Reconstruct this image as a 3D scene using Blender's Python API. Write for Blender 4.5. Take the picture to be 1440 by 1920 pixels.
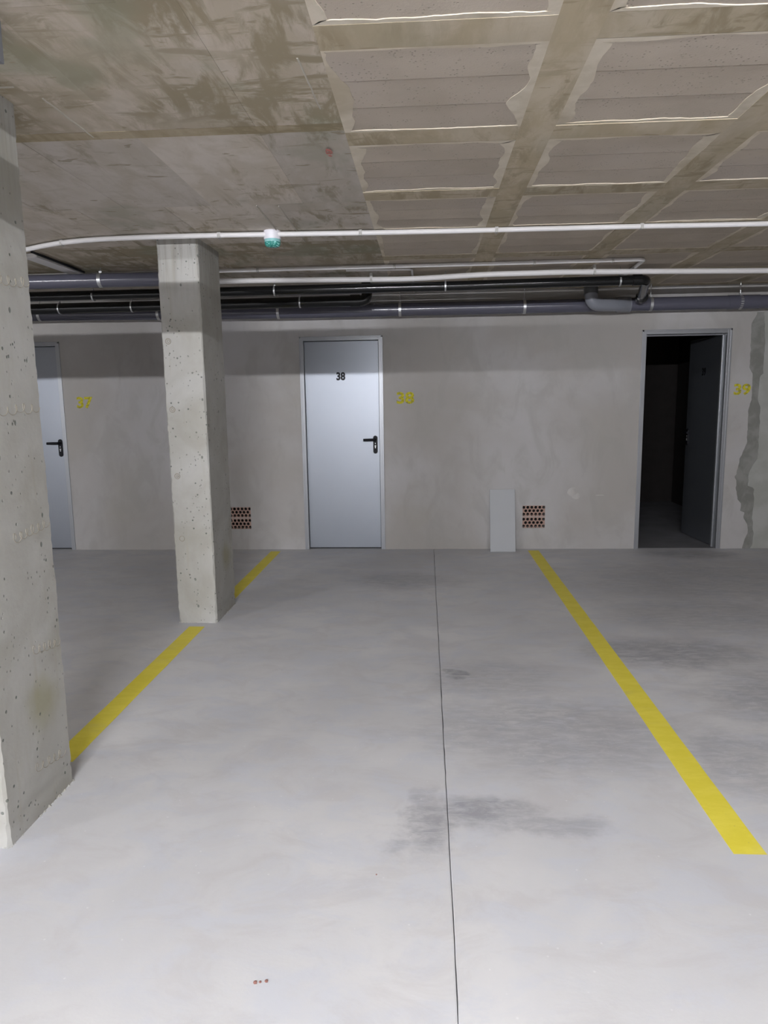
import bpy, bmesh, math, random
from mathutils import Vector, Matrix, noise

for o in list(bpy.data.objects):
    bpy.data.objects.remove(o, do_unlink=True)
scene = bpy.context.scene
COL = scene.collection
random.seed(7)

# ------------------------------------------------------------------ camera
CAM_H = 1.44
YAW, PITCH, ROLL, FPX = 0.0607, 0.1549, -0.0145, 1330.7
fwd = Vector((-math.sin(YAW) * math.cos(PITCH), math.cos(YAW) * math.cos(PITCH), -math.sin(PITCH)))
rgt = Vector((math.cos(YAW), math.sin(YAW), 0))
upv = rgt.cross(fwd)
r2 = rgt * math.cos(ROLL) + upv * math.sin(ROLL)
u2 = -rgt * math.sin(ROLL) + upv * math.cos(ROLL)
cam_d = bpy.data.cameras.new('camera')
cam = bpy.data.objects.new('camera', cam_d)
COL.objects.link(cam)
cam.matrix_world = Matrix(((r2.x, u2.x, -fwd.x, 0), (r2.y, u2.y, -fwd.y, 0), (r2.z, u2.z, -fwd.z, CAM_H), (0, 0, 0, 1)))
cam_d.sensor_fit = 'VERTICAL'
cam_d.sensor_height = 36
cam_d.lens = FPX / 1920 * 36
cam_d.clip_start = 0.05
scene.camera = cam

# ------------------------------------------------------------------ world, exposure
w = bpy.data.worlds.new('world')
scene.world = w
w.use_nodes = True
w.node_tree.nodes['Background'].inputs[0].default_value = (0, 0, 0, 1)
w.node_tree.nodes['Background'].inputs[1].default_value = 0
scene.view_settings.view_transform = 'Standard'
scene.view_settings.look = 'None'
scene.view_settings.gamma = 1
scene.view_settings.use_curve_mapping = False
scene.view_settings.exposure = 0.0
LAMP = 8.2                     # overall lamp strength
LAMP_COL = (0.945, 0.955, 1.0)

# ------------------------------------------------------------------ dimensions
W = 6.838                      # door wall
ZC = 2.44                      # ceiling underside
ZB = 2.453                     # base of the ceiling behind boards, ribs and blocks
XL, XR, YB, YF = -9.0, 7.0, -7.0, 10.0


# ------------------------------------------------------------------ materials
class NT:
    def __init__(self, name):
        self.m = bpy.data.materials.new(name)
        self.m.use_nodes = True
        self.t = self.m.node_tree
        self.b = self.t.nodes['Principled BSDF']
        self._pos = None

    def n(self, typ, **kw):
        nd = self.t.nodes.new(typ)
        for k, v in kw.items():
            setattr(nd, k, v)
        return nd

    def link(self, a, b):
        self.t.links.new(a, b)

    def put(self, sock, v):
        if hasattr(v, 'node'):
            self.link(v, sock)
        else:
            sock.default_value = v

    def pos(self):
        if self._pos is None:
            self._pos = self.n('ShaderNodeNewGeometry').outputs['Position']
        return self._pos

    def objc(self):
        return self.n('ShaderNodeTexCoord').outputs['Object']

    def mapv(self, v, scale=(1, 1, 1), loc=(0, 0, 0)):
        m = self.n('ShaderNodeMapping')
        self.link(v, m.inputs[0])
        m.inputs['Scale'].default_value = scale
        m.inputs['Location'].default_value = loc
        return m.outputs[0]

    def noise(self, v, scale, detail=4, rough=0.55, dist=0.0, out=0):
        k = self.n('ShaderNodeTexNoise')
        self.link(v, k.inputs['Vector'])
        k.inputs['Scale'].default_value = scale
        k.inputs['Detail'].default_value = detail
        k.inputs['Roughness'].default_value = rough
        k.inputs['Distortion'].default_value = dist
        return k.outputs[out]

    def voro(self, v, scale, rand=1.0, feature='F1', out='Distance'):
        k = self.n('ShaderNodeTexVoronoi', feature=feature)
        self.link(v, k.inputs['Vector'])
        k.inputs['Scale'].default_value = scale
        k.inputs['Randomness'].default_value = rand
        return k.outputs[out]

    def ramp(self, f, lo, hi, a=0.0, b=1.0):
        k = self.n('ShaderNodeMapRange', interpolation_type='SMOOTHSTEP')
        self.link(f, k.inputs[0])
        k.inputs[1].default_value, k.inputs[2].default_value = lo, hi
        k.inputs[3].default_value, k.inputs[4].default_value = a, b
        return k.outputs[0]

    def math(self, op, a, b=0.0):
        k = self.n('ShaderNodeMath', operation=op)
        self.put(k.inputs[0], a)
        self.put(k.inputs[1], b)
        return k.outputs[0]

    def vmath(self, op, a, b=None):
        k = self.n('ShaderNodeVectorMath', operation=op)
        self.put(k.inputs[0], a)
        if b is not None:
            self.put(k.inputs[1], b)
        return k.outputs['Value'] if op in ('LENGTH', 'DISTANCE') else k.outputs[0]

    def mix(self, fac, a, b, mode='MIX'):
        k = self.n('ShaderNodeMix', data_type='RGBA', blend_type=mode)
        self.put(k.inputs[0], fac)
        for s, v in ((k.inputs[6], a), (k.inputs[7], b)):
            self.put(s, v if hasattr(v, 'node') else (*v, 1) if len(v) == 3 else v)
        return k.outputs[2]

    def bump(self, h, strength=0.3, dist=0.004, prev=None):
        k = self.n('ShaderNodeBump')
        self.link(h, k.inputs['Height'])
        k.inputs['Strength'].default_value = strength
        k.inputs['Distance'].default_value = dist
        if prev is not None:
            self.link(prev, k.inputs['Normal'])
        return k.outputs[0]

    def done(self, col=None, rough=0.8, metal=0.0, nrm=None, spec=0.3):
        if col is not None:
            self.put(self.b.inputs['Base Color'], col if hasattr(col, 'node') else (*col, 1))
        self.put(self.b.inputs['Roughness'], rough)
        self.b.inputs['Metallic'].default_value = metal
        self.b.inputs['Specular IOR Level'].default_value = spec
        if nrm is not None:
            self.link(nrm, self.b.inputs['Normal'])
        return self.m


MAT = {}


def plain(name, col, rough=0.6, metal=0.0, spec=0.3, var=0.06, scale=30):
    t = NT(name)
    v = t.objc()
    n = t.noise(v, scale, 3)
    c = t.mix(n, tuple(x * (1 - var) for x in col), tuple(min(1, x * (1 + var)) for x in col))
    MAT[name] = t.done(c, rough, metal, None, spec)


def mat_floor():
    t = NT('floor_concrete')
    p = t.pos()
    big = t.noise(p, 0.9, 5, 0.6, 0.3)
    mid = t.noise(t.mapv(p, (1.0, 1.6, 1)), 4.0, 6, 0.65, 0.5)
    fine = t.noise(p, 60, 3, 0.6)
    c = t.mix(t.ramp(big, 0.35, 0.68), (0.50, 0.50, 0.515), (0.58, 0.575, 0.58))
    c = t.mix(t.ramp(mid, 0.44, 0.64, 0, 0.6), c, (0.495, 0.51, 0.56))
    c = t.mix(t.ramp(t.noise(t.mapv(p, (1.4, 2.2, 1), (5, 3, 0)), 2.3, 6, 0.7, 0.8), 0.46, 0.66, 0, 0.45), c, (0.46, 0.445, 0.45))
    # trodden, greyer concrete to the right of the saw cut
    warp = t.vmath('ADD', p, t.vmath('MULTIPLY', t.vmath('SUBTRACT', t.noise(p, 3.2, 5, 0.65, 0.0, 1), (0.5, 0.5, 0.5)), (0.55, 0.35, 0)))
    stains = [  # cx, cy, sx, sy, amount
        (0.02, 2.27, 0.10, 0.22, 0.42), (0.20, 2.32, 0.20, 0.12, 0.45), (0.40, 2.26, 0.22, 0.07, 0.30),
        (0.15, 3.62, 0.13, 0.07, 0.55), (0.55, 2.95, 0.70, 0.42, 0.30), (1.40, 3.95, 0.55, 0.30, 0.42),
        (1.75, 3.35, 0.50, 0.45, 0.35), (1.25, 2.75, 0.30, 0.35, 0.30), (-0.20, 5.60, 0.45, 0.30, 0.30),
        (2.2, 5.6, 1.3, 0.8, 0.26), (2.45, 6.55, 0.5, 0.22, 0.35), (0.35, 3.55, 0.45, 0.35, 0.22), (1.9, 4.7, 0.8, 0.5, 0.25)]
    grit = t.noise(t.mapv(p, (1, 3, 1)), 9, 6, 0.75, 0.6)
    tot = None
    for cx, cy, sx, sy, am in stains:
        d = t.vmath('LENGTH', t.vmath('MULTIPLY', t.vmath('SUBTRACT', warp, (cx, cy, 0)), (1 / sx, 1 / sy, 0)))
        m = t.ramp(d, 0.35, 1.25, am, 0.0)
        tot = m if tot is None else t.math('MAXIMUM', tot, m)
    tot = t.math('MULTIPLY', tot, t.ramp(grit, 0.30, 0.62, 0.6, 1.7))
    c = t.mix(tot, c, (0.235, 0.235, 0.255))
    spk = t.voro(p, 16)
    c = t.mix(t.ramp(spk, 0.03, 0.07, 0.35, 0), c, (0.72, 0.72, 0.73))
    scr = t.noise(t.mapv(p, (0.8, 14, 1)), 7, 4, 0.7, 1.2)
    c = t.mix(t.ramp(scr, 0.62, 0.74, 0, 0.22), c, (0.41, 0.41, 0.44))
    nb = t.bump(fine, 0.12, 0.003)
    nb = t.bump(mid, 0.08, 0.01, nb)
    MAT['floor'] = t.done(c, t.ramp(mid, 0.3, 0.7, 0.5, 0.66), 0, nb, 0.28)


def mat_wall():
    t = NT('wall_plaster')
    p = t.pos()
    big = t.noise(p, 0.8, 5, 0.55, 0.4)
    mid = t.noise(t.mapv(p, (1.3, 1, 0.7)), 3.5, 5, 0.6, 0.8)
    c = t.mix(t.ramp(big, 0.35, 0.65), (0.355, 0.337, 0.318), (0.415, 0.405, 0.405))
    c = t.mix(t.ramp(mid, 0.45, 0.66, 0, 0.5), c, (0.325, 0.316, 0.296))
    c = t.mix(t.ramp(t.noise(p, 1.7, 4, 0.5, 0.2), 0.55, 0.75, 0, 0.35), c, (0.345, 0.325, 0.28))
    pit = t.voro(p, 9)
    c = t.mix(t.ramp(pit, 0.015, 0.03, 0.5, 0), c, (0.22, 0.21, 0.2))
    nb = t.bump(t.noise(p, 90, 3), 0.12, 0.002)
    nb = t.bump(mid, 0.1, 0.012, nb)
    MAT['wall'] = t.done(c, 0.82, 0, nb, 0.25)


def mat_patch():
    t = NT('damp_mortar')
    p = t.pos()
    n = t.noise(p, 7, 5, 0.6, 0.5)
    c = t.mix(t.ramp(n, 0.35, 0.65), (0.185, 0.185, 0.17), (0.25, 0.25, 0.235))
    MAT['mortar'] = t.done(c, 0.85, 0, t.bump(t.noise(p, 50, 4), 0.4, 0.004))
    t = NT('render_patch')
    p = t.pos()
    c = t.mix(t.ramp(t.noise(p, 4, 5), 0.35, 0.65), (0.31, 0.315, 0.29), (0.37, 0.37, 0.355))
    MAT['render'] = t.done(c, 0.85, 0, t.bump(t.noise(p, 60, 4), 0.25, 0.003))


def mat_column():
    t = NT('column_concrete')
    p = t.objc()
    big = t.noise(p, 2.2, 5, 0.6, 0.5)
    c = t.mix(t.ramp(big, 0.32, 0.68), (0.33, 0.32, 0.285), (0.42, 0.415, 0.395))
    st = t.noise(t.mapv(p, (9, 9, 0.8)), 2.0, 4, 0.6)
    c = t.mix(t.ramp(st, 0.55, 0.72, 0, 0.4), c, (0.34, 0.32, 0.26))
    # olive stain low on the shaft, water streaks near the head
    sep = t.n('ShaderNodeSeparateXYZ')
    t.link(p, sep.inputs[0])
    d = t.vmath('LENGTH', t.vmath('MULTIPLY', t.vmath('SUBTRACT', t.vmath('ADD', p, t.vmath('MULTIPLY', t.vmath('SUBTRACT', t.noise(p, 8, 3, 0.5, 0, 1), (0.5, 0.5, 0.5)), (0.12, 0.12, 0.12))), (0.12, 0.06, 0.40)), (2, 8, 7.5)))
    c = t.mix(t.ramp(d, 0.2, 1.1, 0.55, 0), c, (0.27, 0.255, 0.14))
    wet = t.math('MULTIPLY', t.ramp(t.noise(t.mapv(p, (14, 14, 0.6)), 2.2, 5, 0.65), 0.46, 0.62), t.ramp(sep.outputs[2], 1.95, 2.4))
    c = t.mix(t.math('MULTIPLY', wet, 0.4), c, (0.235, 0.225, 0.19))
    v = t.voro(p, 26)
    gate = t.ramp(t.noise(p, 5.5, 3), 0.47, 0.56)
    pit = t.math('MULTIPLY', t.ramp(v, 0.10, 0.17, 1, 0), gate)
    v2 = t.voro(t.mapv(p, (1, 1, 0.7)), 11)
    pit = t.math('MAXIMUM', pit, t.ramp(v2, 0.055, 0.085, 0.9, 0))
    v3 = t.voro(t.mapv(p, (1, 1, 0.8), (3, 1, 2)), 48)
    pit = t.math('MAXIMUM', pit, t.math('MULTIPLY', t.ramp(v3, 0.12, 0.2, 0.8, 0), t.ramp(t.noise(p, 9, 3), 0.5, 0.6)))
    c = t.mix(t.math('MULTIPLY', pit, 0.85), c, (0.12, 0.135, 0.12))
    inv = t.math('SUBTRACT', 1.0, pit)
    nb = t.bump(t.noise(p, 70, 4), 0.2, 0.002)
    nb = t.bump(inv, 0.7, 0.004, nb)
    nb = t.bump(t.noise(p, 14, 5), 0.25, 0.006, nb)
    MAT['column'] = t.done(c, 0.85, 0, nb, 0.25)


def mat_ceiling():
    # board-marked slab concrete: streaks run along the boards, each imprint panel a little different
    for nm, a, b, dk, gr, am, lo in (('board', (0.56, 0.50, 0.43), (0.455, 0.40, 0.32), (0.315, 0.27, 0.19), 0.45, 1.0, 0.40),
                                     ('board_pale', (0.60, 0.55, 0.50), (0.52, 0.47, 0.405), (0.31, 0.265, 0.185), 0.30, 0.85, 0.475),
                                     ('seam', (0.44, 0.375, 0.27), (0.36, 0.30, 0.20), (0.26, 0.215, 0.135), 0.1, 0.9, 0.42),
                                     ('rib', (0.54, 0.475, 0.37), (0.45, 0.385, 0.275), (0.33, 0.275, 0.185), 0.12, 0.8, 0.44)):
        t = NT(nm + '_concrete')
        p = t.pos()
        rnd = t.n('ShaderNodeObjectInfo').outputs['Random']
        off = t.n('ShaderNodeCombineXYZ')
        t.link(t.math('MULTIPLY', rnd, 37.0), off.inputs[0])
        t.link(t.math('MULTIPLY', rnd, 11.0), off.inputs[1])
        q = t.vmath('ADD', p, off.outputs[0])
        s1 = t.noise(t.mapv(q, (3.0, 1.4, 1)), 2.2, 6, 0.62, 0.5)
        s2 = t.noise(t.mapv(p, (6.5, 1.7, 1)), 1.7, 6, 0.66, 0.5)
        s4 = t.noise(t.mapv(p, (1.6, 5.5, 1)), 2.2, 5, 0.65, 0.6)
        s3 = t.noise(p, 1.25, 4, 0.55, 0.5)
        c = t.mix(t.ramp(s1, 0.36, 0.60), a, b)
        f = t.math('MAXIMUM', t.ramp(s2, lo + .03, lo + .17), t.ramp(s4, lo + .09, lo + .20))
        f = t.math('MULTIPLY', f, t.ramp(s3, lo - .05, lo + .09, 0.22, 1.0))
        c = t.mix(t.math('MULTIPLY', f, am), c, dk)
        g = t.math('MULTIPLY', t.ramp(t.noise(p, 2.1, 3, 0.5), 0.54, 0.66), gr)
        c = t.mix(g, c, (0.27, 0.285, 0.21))
        sp = t.noise(t.mapv(q, (2.2, 6.5, 1)), 3.6, 3, 0.5, 0.7)
        c = t.mix(t.ramp(sp, 0.655, 0.70, 0, 0.75), c, dk)
        tone = t.mix(rnd, (0.90, 0.90, 0.90), (1.07, 1.06, 1.05))
        c = t.mix(1.0, c, tone, 'MULTIPLY')
        nb = t.bump(t.noise(t.mapv(p, (30, 3, 1)), 3, 4), 0.15, 0.003)
        nb = t.bump(s1, 0.15, 0.008, nb)
        MAT[nm] = t.done(c, 0.8, 0, nb, 0.25)
    t = NT('block_concrete')
    p = t.pos()
    rnd = t.n('ShaderNodeObjectInfo').outputs['Random']
    n = t.noise(p, 3, 5, 0.6, 0.2)
    c = t.mix(t.ramp(n, 0.35, 0.66), (0.465, 0.405, 0.335), (0.52, 0.455, 0.38))
    c = t.mix(t.ramp(t.noise(p, 1.3, 3), 0.5, 0.7, 0, 0.5), c, (0.50, 0.445, 0.40))
    c = t.mix(1.0, c, t.mix(rnd, (0.93, 0.93, 0.93), (1.05, 1.05, 1.05)), 'MULTIPLY')
    v = t.voro(p, 75)
    por = t.math('MULTIPLY', t.ramp(v, 0.12, 0.28, 1, 0), t.ramp(t.noise(p, 14, 2), 0.45, 0.6))
    c = t.mix(t.math('MULTIPLY', por, 0.5), c, (0.17, 0.155, 0.135))
    nb = t.bump(t.noise(p, 120, 4, 0.7), 0.5, 0.003)
    nb = t.bump(t.math('SUBTRACT', 1.0, por), 0.5, 0.003, nb)
    MAT['block'] = t.done(c, 0.9, 0, nb, 0.2)
    t = NT('cement_paste')
    p = t.pos()
    c = t.mix(t.ramp(t.noise(p, 9, 5, 0.6, 0.5), 0.35, 0.66), (0.60, 0.535, 0.43), (0.68, 0.615, 0.51))
    c = t.mix(t.ramp(t.noise(p, 3, 4), 0.55, 0.7, 0, 0.6), c, (0.40, 0.34, 0.245))
    MAT['paste'] = t.done(c, 0.8, 0, t.bump(t.noise(p, 60, 4), 0.25, 0.003), 0.25)


def mat_paint():
    t = NT('yellow_floor_paint')
    p = t.pos()
    n = t.noise(t.mapv(p, (1, 2.5, 1)), 5, 6, 0.7, 0.4)
    c = t.mix(t.ramp(n, 0.35, 0.7), (0.70, 0.60, 0.055), (0.77, 0.67, 0.085))
    c = t.mix(t.ramp(t.noise(t.mapv(p, (1, 2, 1)), 3.0, 5, 0.6), 0.55, 0.75, 0, 0.55), c, (0.63, 0.565, 0.17))
    c = t.mix(t.ramp(t.voro(p, 22), 0.03, 0.05, 0.6, 0), c, (0.3, 0.29, 0.2))
    MAT['line'] = t.done(c, 0.55, 0, t.bump(t.noise(p, 80, 3), 0.15, 0.002), 0.35)
    t = NT('yellow_spray_paint')
    p = t.pos()
    n = t.noise(p, 42, 4, 0.6)
    t.put(t.b.inputs['Alpha'], t.ramp(n, 0.30, 0.60, 0.35, 0.98))
    MAT['spray'] = t.done((0.52, 0.47, 0.03), 0.8)
    t = NT('red_spray_paint')
    p = t.pos()
    t.put(t.b.inputs['Alpha'], t.ramp(t.noise(p, 60, 4), 0.35, 0.65, 0.2, 0.8))
    MAT['red'] = t.done((0.62, 0.16, 0.14), 0.8)


def mat_metal():
    t = NT('door_sheet')
    p = t.objc()
    n = t.noise(p, 2.5, 3)
    c = t.mix(n, (0.265, 0.283, 0.317), (0.29, 0.308, 0.342))
    nb = t.bump(t.noise(p, 3.0, 3), 0.04, 0.01)
    MAT['leaf'] = t.done(c, 0.42, 0.88, nb, 0.5)
    t = NT('galvanised_frame')
    p = t.objc()
    n = t.noise(t.mapv(p, (1, 1, 0.2)), 14, 3)
    c = t.mix(n, (0.29, 0.30, 0.32), (0.35, 0.36, 0.38))
    MAT['frame'] = t.done(c, 0.38, 0.55, None, 0.5)
    plain('black_plastic', (0.006, 0.006, 0.009), 0.5, 0, 0.2)
    plain('number_black', (0.008, 0.008, 0.010), 0.55, 0, 0.25)
    plain('dark_gap', (0.02, 0.02, 0.02), 0.9)
    plain('zinc', (0.52, 0.53, 0.54), 0.35, 0.8, 0.5)
    plain('grey_pvc', (0.085, 0.085, 0.112), 0.18, 0, 0.5, 0.05, 6)
    plain('light_grey_pvc', (0.20, 0.21, 0.24), 0.33, 0, 0.5, 0.05, 6)
    plain('dark_grey_pvc', (0.07, 0.075, 0.08), 0.4, 0, 0.4)
    plain('black_pipe', (0.006, 0.0063, 0.0066), 0.16, 0, 0.5)
    plain('white_conduit', (0.68, 0.665, 0.665), 0.45, 0, 0.4, 0.05, 10)
    plain('clip_grey', (0.42, 0.41, 0.39), 0.5)
    plain('white_plastic', (0.72, 0.71, 0.76), 0.4, 0, 0.4)
    plain('board_grey', (0.36, 0.37, 0.385), 0.5, 0, 0.35, 0.03, 5)
    plain('brick', (0.36, 0.245, 0.205), 0.85, 0, 0.2, 0.2, 40)
    plain('brick_joint', (0.38, 0.31, 0.28), 0.9, 0, 0.2, 0.15, 40)
    plain('box_grey', (0.42, 0.44, 0.48), 0.4, 0.2)
    plain('box_edge', (0.16, 0.165, 0.18), 0.45)
    plain('loop', (0.29, 0.265, 0.215), 0.9)
    plain('lump', (0.44, 0.425, 0.41), 0.85, 0, 0.2, 0.1, 20)
    plain('fin', (0.43, 0.40, 0.34), 0.85)
    plain('crumb', (0.26, 0.13, 0.11), 0.9)
    plain('storage_brick_shade', (0.035, 0.031, 0.03), 0.95, 0, 0.1, 0.2, 8)  # near-black brick, darkness of the unlit room put into the colour
    plain('storage_floor_shade', (0.17, 0.17, 0.18), 0.85, 0, 0.2, 0.3, 4)  # same floor continued, darkened so the room's shade is in the colour
    t = NT('teal_lens')
    p = t.objc()
    c = t.mix(t.ramp(t.voro(p, 95), 0.25, 0.5, 1, 0), (0.03, 0.22, 0.19), (0.35, 0.75, 0.70))  # pale speckles paint reflections into the lens colour
    c = t.mix(t.ramp(t.noise(p, 40, 2), 0.5, 0.62), c, (0.05, 0.30, 0.24))
    MAT['lens'] = t.done(c, 0.15, 0, None, 0.6)
    MAT['lens2'] = NT('pale_teal_band').done((0.26, 0.52, 0.52), 0.2, 0, None, 0.6)
    t = NT('lamp_glow')
    e = t.b
    e.inputs['Base Color'].default_value = (0.9, 0.9, 0.9, 1)
    e.inputs['Emission Color'].default_value = (*LAMP_COL, 1)
    e.inputs['Emission Strength'].default_value = 0
    MAT['glow'] = t.m


mat_floor(); mat_wall(); mat_patch(); mat_column(); mat_ceiling(); mat_paint(); mat_metal()


# ------------------------------------------------------------------ mesh helpers
class MB:
    def __init__(self):
        self.v, self.f = [], []

    def add(self, vs, fs):
        b = len(self.v)
        self.v += [tuple(x) for x in vs]
        self.f += [tuple(i + b for i in f) for f in fs]
        return self

    def box(self, x0, x1, y0, y1, z0, z1):
        return self.add([(x0, y0, z0), (x1, y0, z0), (x1, y1, z0), (x0, y1, z0), (x0, y0, z1), (x1, y0, z1), (x1, y1, z1), (x0, y1, z1)],
                        [(3, 2, 1, 0), (4, 5, 6, 7), (0, 1, 5, 4), (1, 2, 6, 5), (2, 3, 7, 6), (3, 0, 4, 7)])

    def tube(self, path, r, seg=16, cap=True):
        P = [Vector(q) for q in path]
        rad = r if isinstance(r, (list, tuple)) else [r] * len(P)
        tang = []
        for i in range(len(P)):
            a = P[max(0, i - 1)]
            b = P[min(len(P) - 1, i + 1)]
            tang.append((b - a).normalized())
        ref = Vector((0, 0, 1)) if abs(tang[0].z) < 0.9 else Vector((0, 1, 0))
        nrm = (ref - tang[0] * ref.dot(tang[0])).normalized()
        vs, fs = [], []
        for i, q in enumerate(P):
            nrm = (nrm - tang[i] * nrm.dot(tang[i])).normalized()
            bi = tang[i].cross(nrm)
            for k in range(seg):
                a = 2 * math.pi * k / seg
                vs.append(q + (nrm * math.cos(a) + bi * math.sin(a)) * rad[i])
        for i in range(len(P) - 1):
            for k in range(seg):
                k2 = (k + 1) % seg
                fs.append((i * seg + k, i * seg + k2, (i + 1) * seg + k2, (i + 1) * seg + k))
        if cap:
            fs.append(tuple(reversed(range(seg))))
            fs.append(tuple(range((len(P) - 1) * seg, len(P) * seg)))
        return self.add(vs, fs)

    def lathe(self, prof, seg=24, c=(0, 0, 0), axis='Z'):
        vs, fs = [], []
        for r, z in prof:
            for k in range(seg):
                a = 2 * math.pi * k / seg
                if axis == 'Z':
                    vs.append((c[0] + r * math.cos(a), c[1] + r * math.sin(a), c[2] + z))
                elif axis == 'X':
                    vs.append((c[0] + z, c[1] + r * math.cos(a), c[2] + r * math.sin(a)))
                else:
                    vs.append((c[0] + r * math.cos(a), c[1] + z, c[2] + r * math.sin(a)))
        n = len(prof)
        for i in range(n - 1):
            for k in range(seg):
                k2 = (k + 1) % seg
                fs.append((i * seg + k, i * seg + k2, (i + 1) * seg + k2, (i + 1) * seg + k))
        fs.append(tuple(reversed(range(seg))))
        fs.append(tuple(range((n - 1) * seg, n * seg)))
        return self.add(vs, fs)

    def torus(self, c, R, r, axis, seg=20, sub=6):
        pts = []
        for k in range(seg):
            a = 2 * math.pi * k / seg
            for j in range(sub):
                b = 2 * math.pi * j / sub
                u, h = R + r * math.cos(b), r * math.sin(b)
                x, y = u * math.cos(a), u * math.sin(a)
                pts.append({'X': (c[0] + h, c[1] + x, c[2] + y), 'Y': (c[0] + x, c[1] + h, c[2] + y), 'Z': (c[0] + x, c[1] + y, c[2] + h)}[axis])
        fs = [(k * sub + j, k * sub + (j + 1) % sub, ((k + 1) % seg) * sub + (j + 1) % sub, ((k + 1) % seg) * sub + j) for k in range(seg) for j in range(sub)]
        return self.add(pts, fs)

    def mesh(self, name):
        me = bpy.data.meshes.new(name)
        me.from_pydata(self.v, [], self.f)
        bm = bmesh.new()
        bm.from_mesh(me)
        bmesh.ops.recalc_face_normals(bm, faces=bm.faces)
        bm.to_mesh(me)
        bm.free()
        return me

    def build(self, name, mat, parent=None, loc=None, smooth=False, bevel=0):
        me = self.mesh(name)
        me.materials.append(MAT[mat])
        return link(name, me, parent, loc, smooth, bevel)


def link(name, me, parent=None, loc=None, smooth=False, bevel=0):
    o = bpy.data.objects.new(name, me)
    COL.objects.link(o)
    if loc:
        o.location = loc
    if parent is not None:
        o.parent = parent
    if smooth:
        for p in me.polygons:
            p.use_smooth = True
        try:
            me.set_sharp_from_angle(angle=math.radians(40))
        except Exception:
            pass
    if bevel:
        b = o.modifiers.new('bevel', 'BEVEL')
        b.width = bevel
        b.segments = 2
        b.limit_method = 'ANGLE'
    return o


def tag(o, label=None, cat=None, group=None, kind=None):
    for k, v in (('label', label), ('category', cat), ('group', group), ('kind', kind)):
        if v:
            o[k] = v
    return o


def empty(name, loc=(0, 0, 0), rz=0):
    o = bpy.data.objects.new(name, None)
    COL.objects.link(o)
    o.location = loc
    o.rotation_euler = (0, 0, rz)
    o.empty_display_size = 0.1
    return o


def smooth_path(pts, n=10):
    """Catmull-Rom through the points."""
    P = [Vector(p) for p in pts]
    P = [P[0] * 2 - P[1]] + P + [P[-1] * 2 - P[-2]]
    out = []
    for i in range(1, len(P) - 2):
        a, b, c, d = P[i - 1:i + 3]
        for k in range(n):
            t = k / n
            out.append(0.5 * (2 * b + (c - a) * t + (2 * a - 5 * b + 4 * c - d) * t * t + (3 * b - a - 3 * c + d) * t ** 3))
    out.append(P[-2])
    return out


def bend_path(pts, rad, n=6):
    """Straight runs with rounded corners of radius rad."""
    P = [Vector(p) for p in pts]
    out = [P[0]]
    for i in range(1, len(P) - 1):
        a, b, c = P[i - 1], P[i], P[i + 1]
        u, v = (a - b).normalized(), (c - b).normalized()
        q0, q1 = b + u * rad, b + v * rad
        for k in range(n + 1):
            t = k / n
            out.append(q0 * (1 - t) ** 2 + b * 2 * t * (1 - t) + q1 * t * t)
    out.append(P[-1])
    return out


def text_mesh(s, height, width, depth, bold=0.0):
    cu = bpy.data.curves.new('t', 'FONT')
    cu.body = s
    cu.size = 1
    cu.offset = bold
    cu.extrude = 0.01
    cu.resolution_u = 4
    ob = bpy.data.objects.new('t', cu)
    COL.objects.link(ob)
    dg = bpy.context.evaluated_depsgraph_get()
    me = bpy.data.meshes.new_from_object(ob.evaluated_get(dg))
    bpy.data.objects.remove(ob)
    xs = [v.co.x for v in me.vertices]
    ys = [v.co.y for v in me.vertices]
    for v in me.vertices:        # into the x-z plane, facing -y, lower left at the origin
        x = (v.co.x - min(xs)) / (max(xs) - min(xs)) * width
        z = (v.co.y - min(ys)) / (max(ys) - min(ys)) * height
        y = -depth if v.co.z > 0 else 0.0
        v.co = (x, y, z)
    return me


# ------------------------------------------------------------------ setting: floor
def build_floor():
    gx, gw = 0.068, 0.0014
    mb = MB()
    ys = [YB + (YF - YB) * 0]
    ys = [YB, 0.5]
    y = 0.5
    while y < W + 0.1:
        y += 0.03
        ys.append(y)
    ys.append(YF)
    rows = []
    for y in ys:
        a = noise.noise((y * 3.1, 0.3, 0)) * 0.0012 + noise.noise((y * 14, 2, 0)) * 0.0006
        b = noise.noise((y * 11, 9.3, 0)) * 0.0008
        chip = 0.0018 if noise.noise((y * 6, 5.5, 0)) > 0.42 else 0
        wl = max(0.0006, gw + b)
        wr = max(0.0006, gw + noise.noise((y * 12, 4.4, 0)) * 0.0008 + chip)
        if y > W:
            wl = wr = 0.0012
        xc = gx + a
        rows.append([(XL, y, 0), (xc - wl - .004, y, 0), (xc - wl, y, -0.0012), (xc - wl, y, -0.03), (xc + wr, y, -0.03), (xc + wr, y, -0.0012), (xc + wr + .004, y, 0), (XR, y, 0)])
    vs = [v for r in rows for v in r]
    k = 8
    fs = [(i * k + j, i * k + j + 1, (i + 1) * k + j + 1, (i + 1) * k + j) for i in range(len(rows) - 1) for j in range(k - 1)]
    mb.add(vs, fs)
    me = mb.mesh('floor')
    bm = bmesh.new()
    bm.from_mesh(me)
    for f in bm.faces:
        if abs(f.normal.z) > .5 and f.normal.z < 0:
            f.normal_flip()
    bm.to_mesh(me)
    bm.free()
    me.materials.append(MAT['floor'])
    fl = link('floor', me)
    tag(fl, 'grey power-floated concrete garage floor with a saw-cut joint', None, None, 'structure')
    sub = MB().box(XL, XR, YB, YF, -0.2, -0.031).build('subfloor', 'dark_gap', fl)
    return fl


FLOOR = build_floor()


# ------------------------------------------------------------------ setting: walls
DOORS = {37: (-4.33, -3.553), 38: (-1.188, -0.418), 39: (2.003, 2.786)}
ZD = 2.04
VENTS = ((-1.947, -1.735), (0.925, 1.140))
VZ = (0.207, 0.425)


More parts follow.
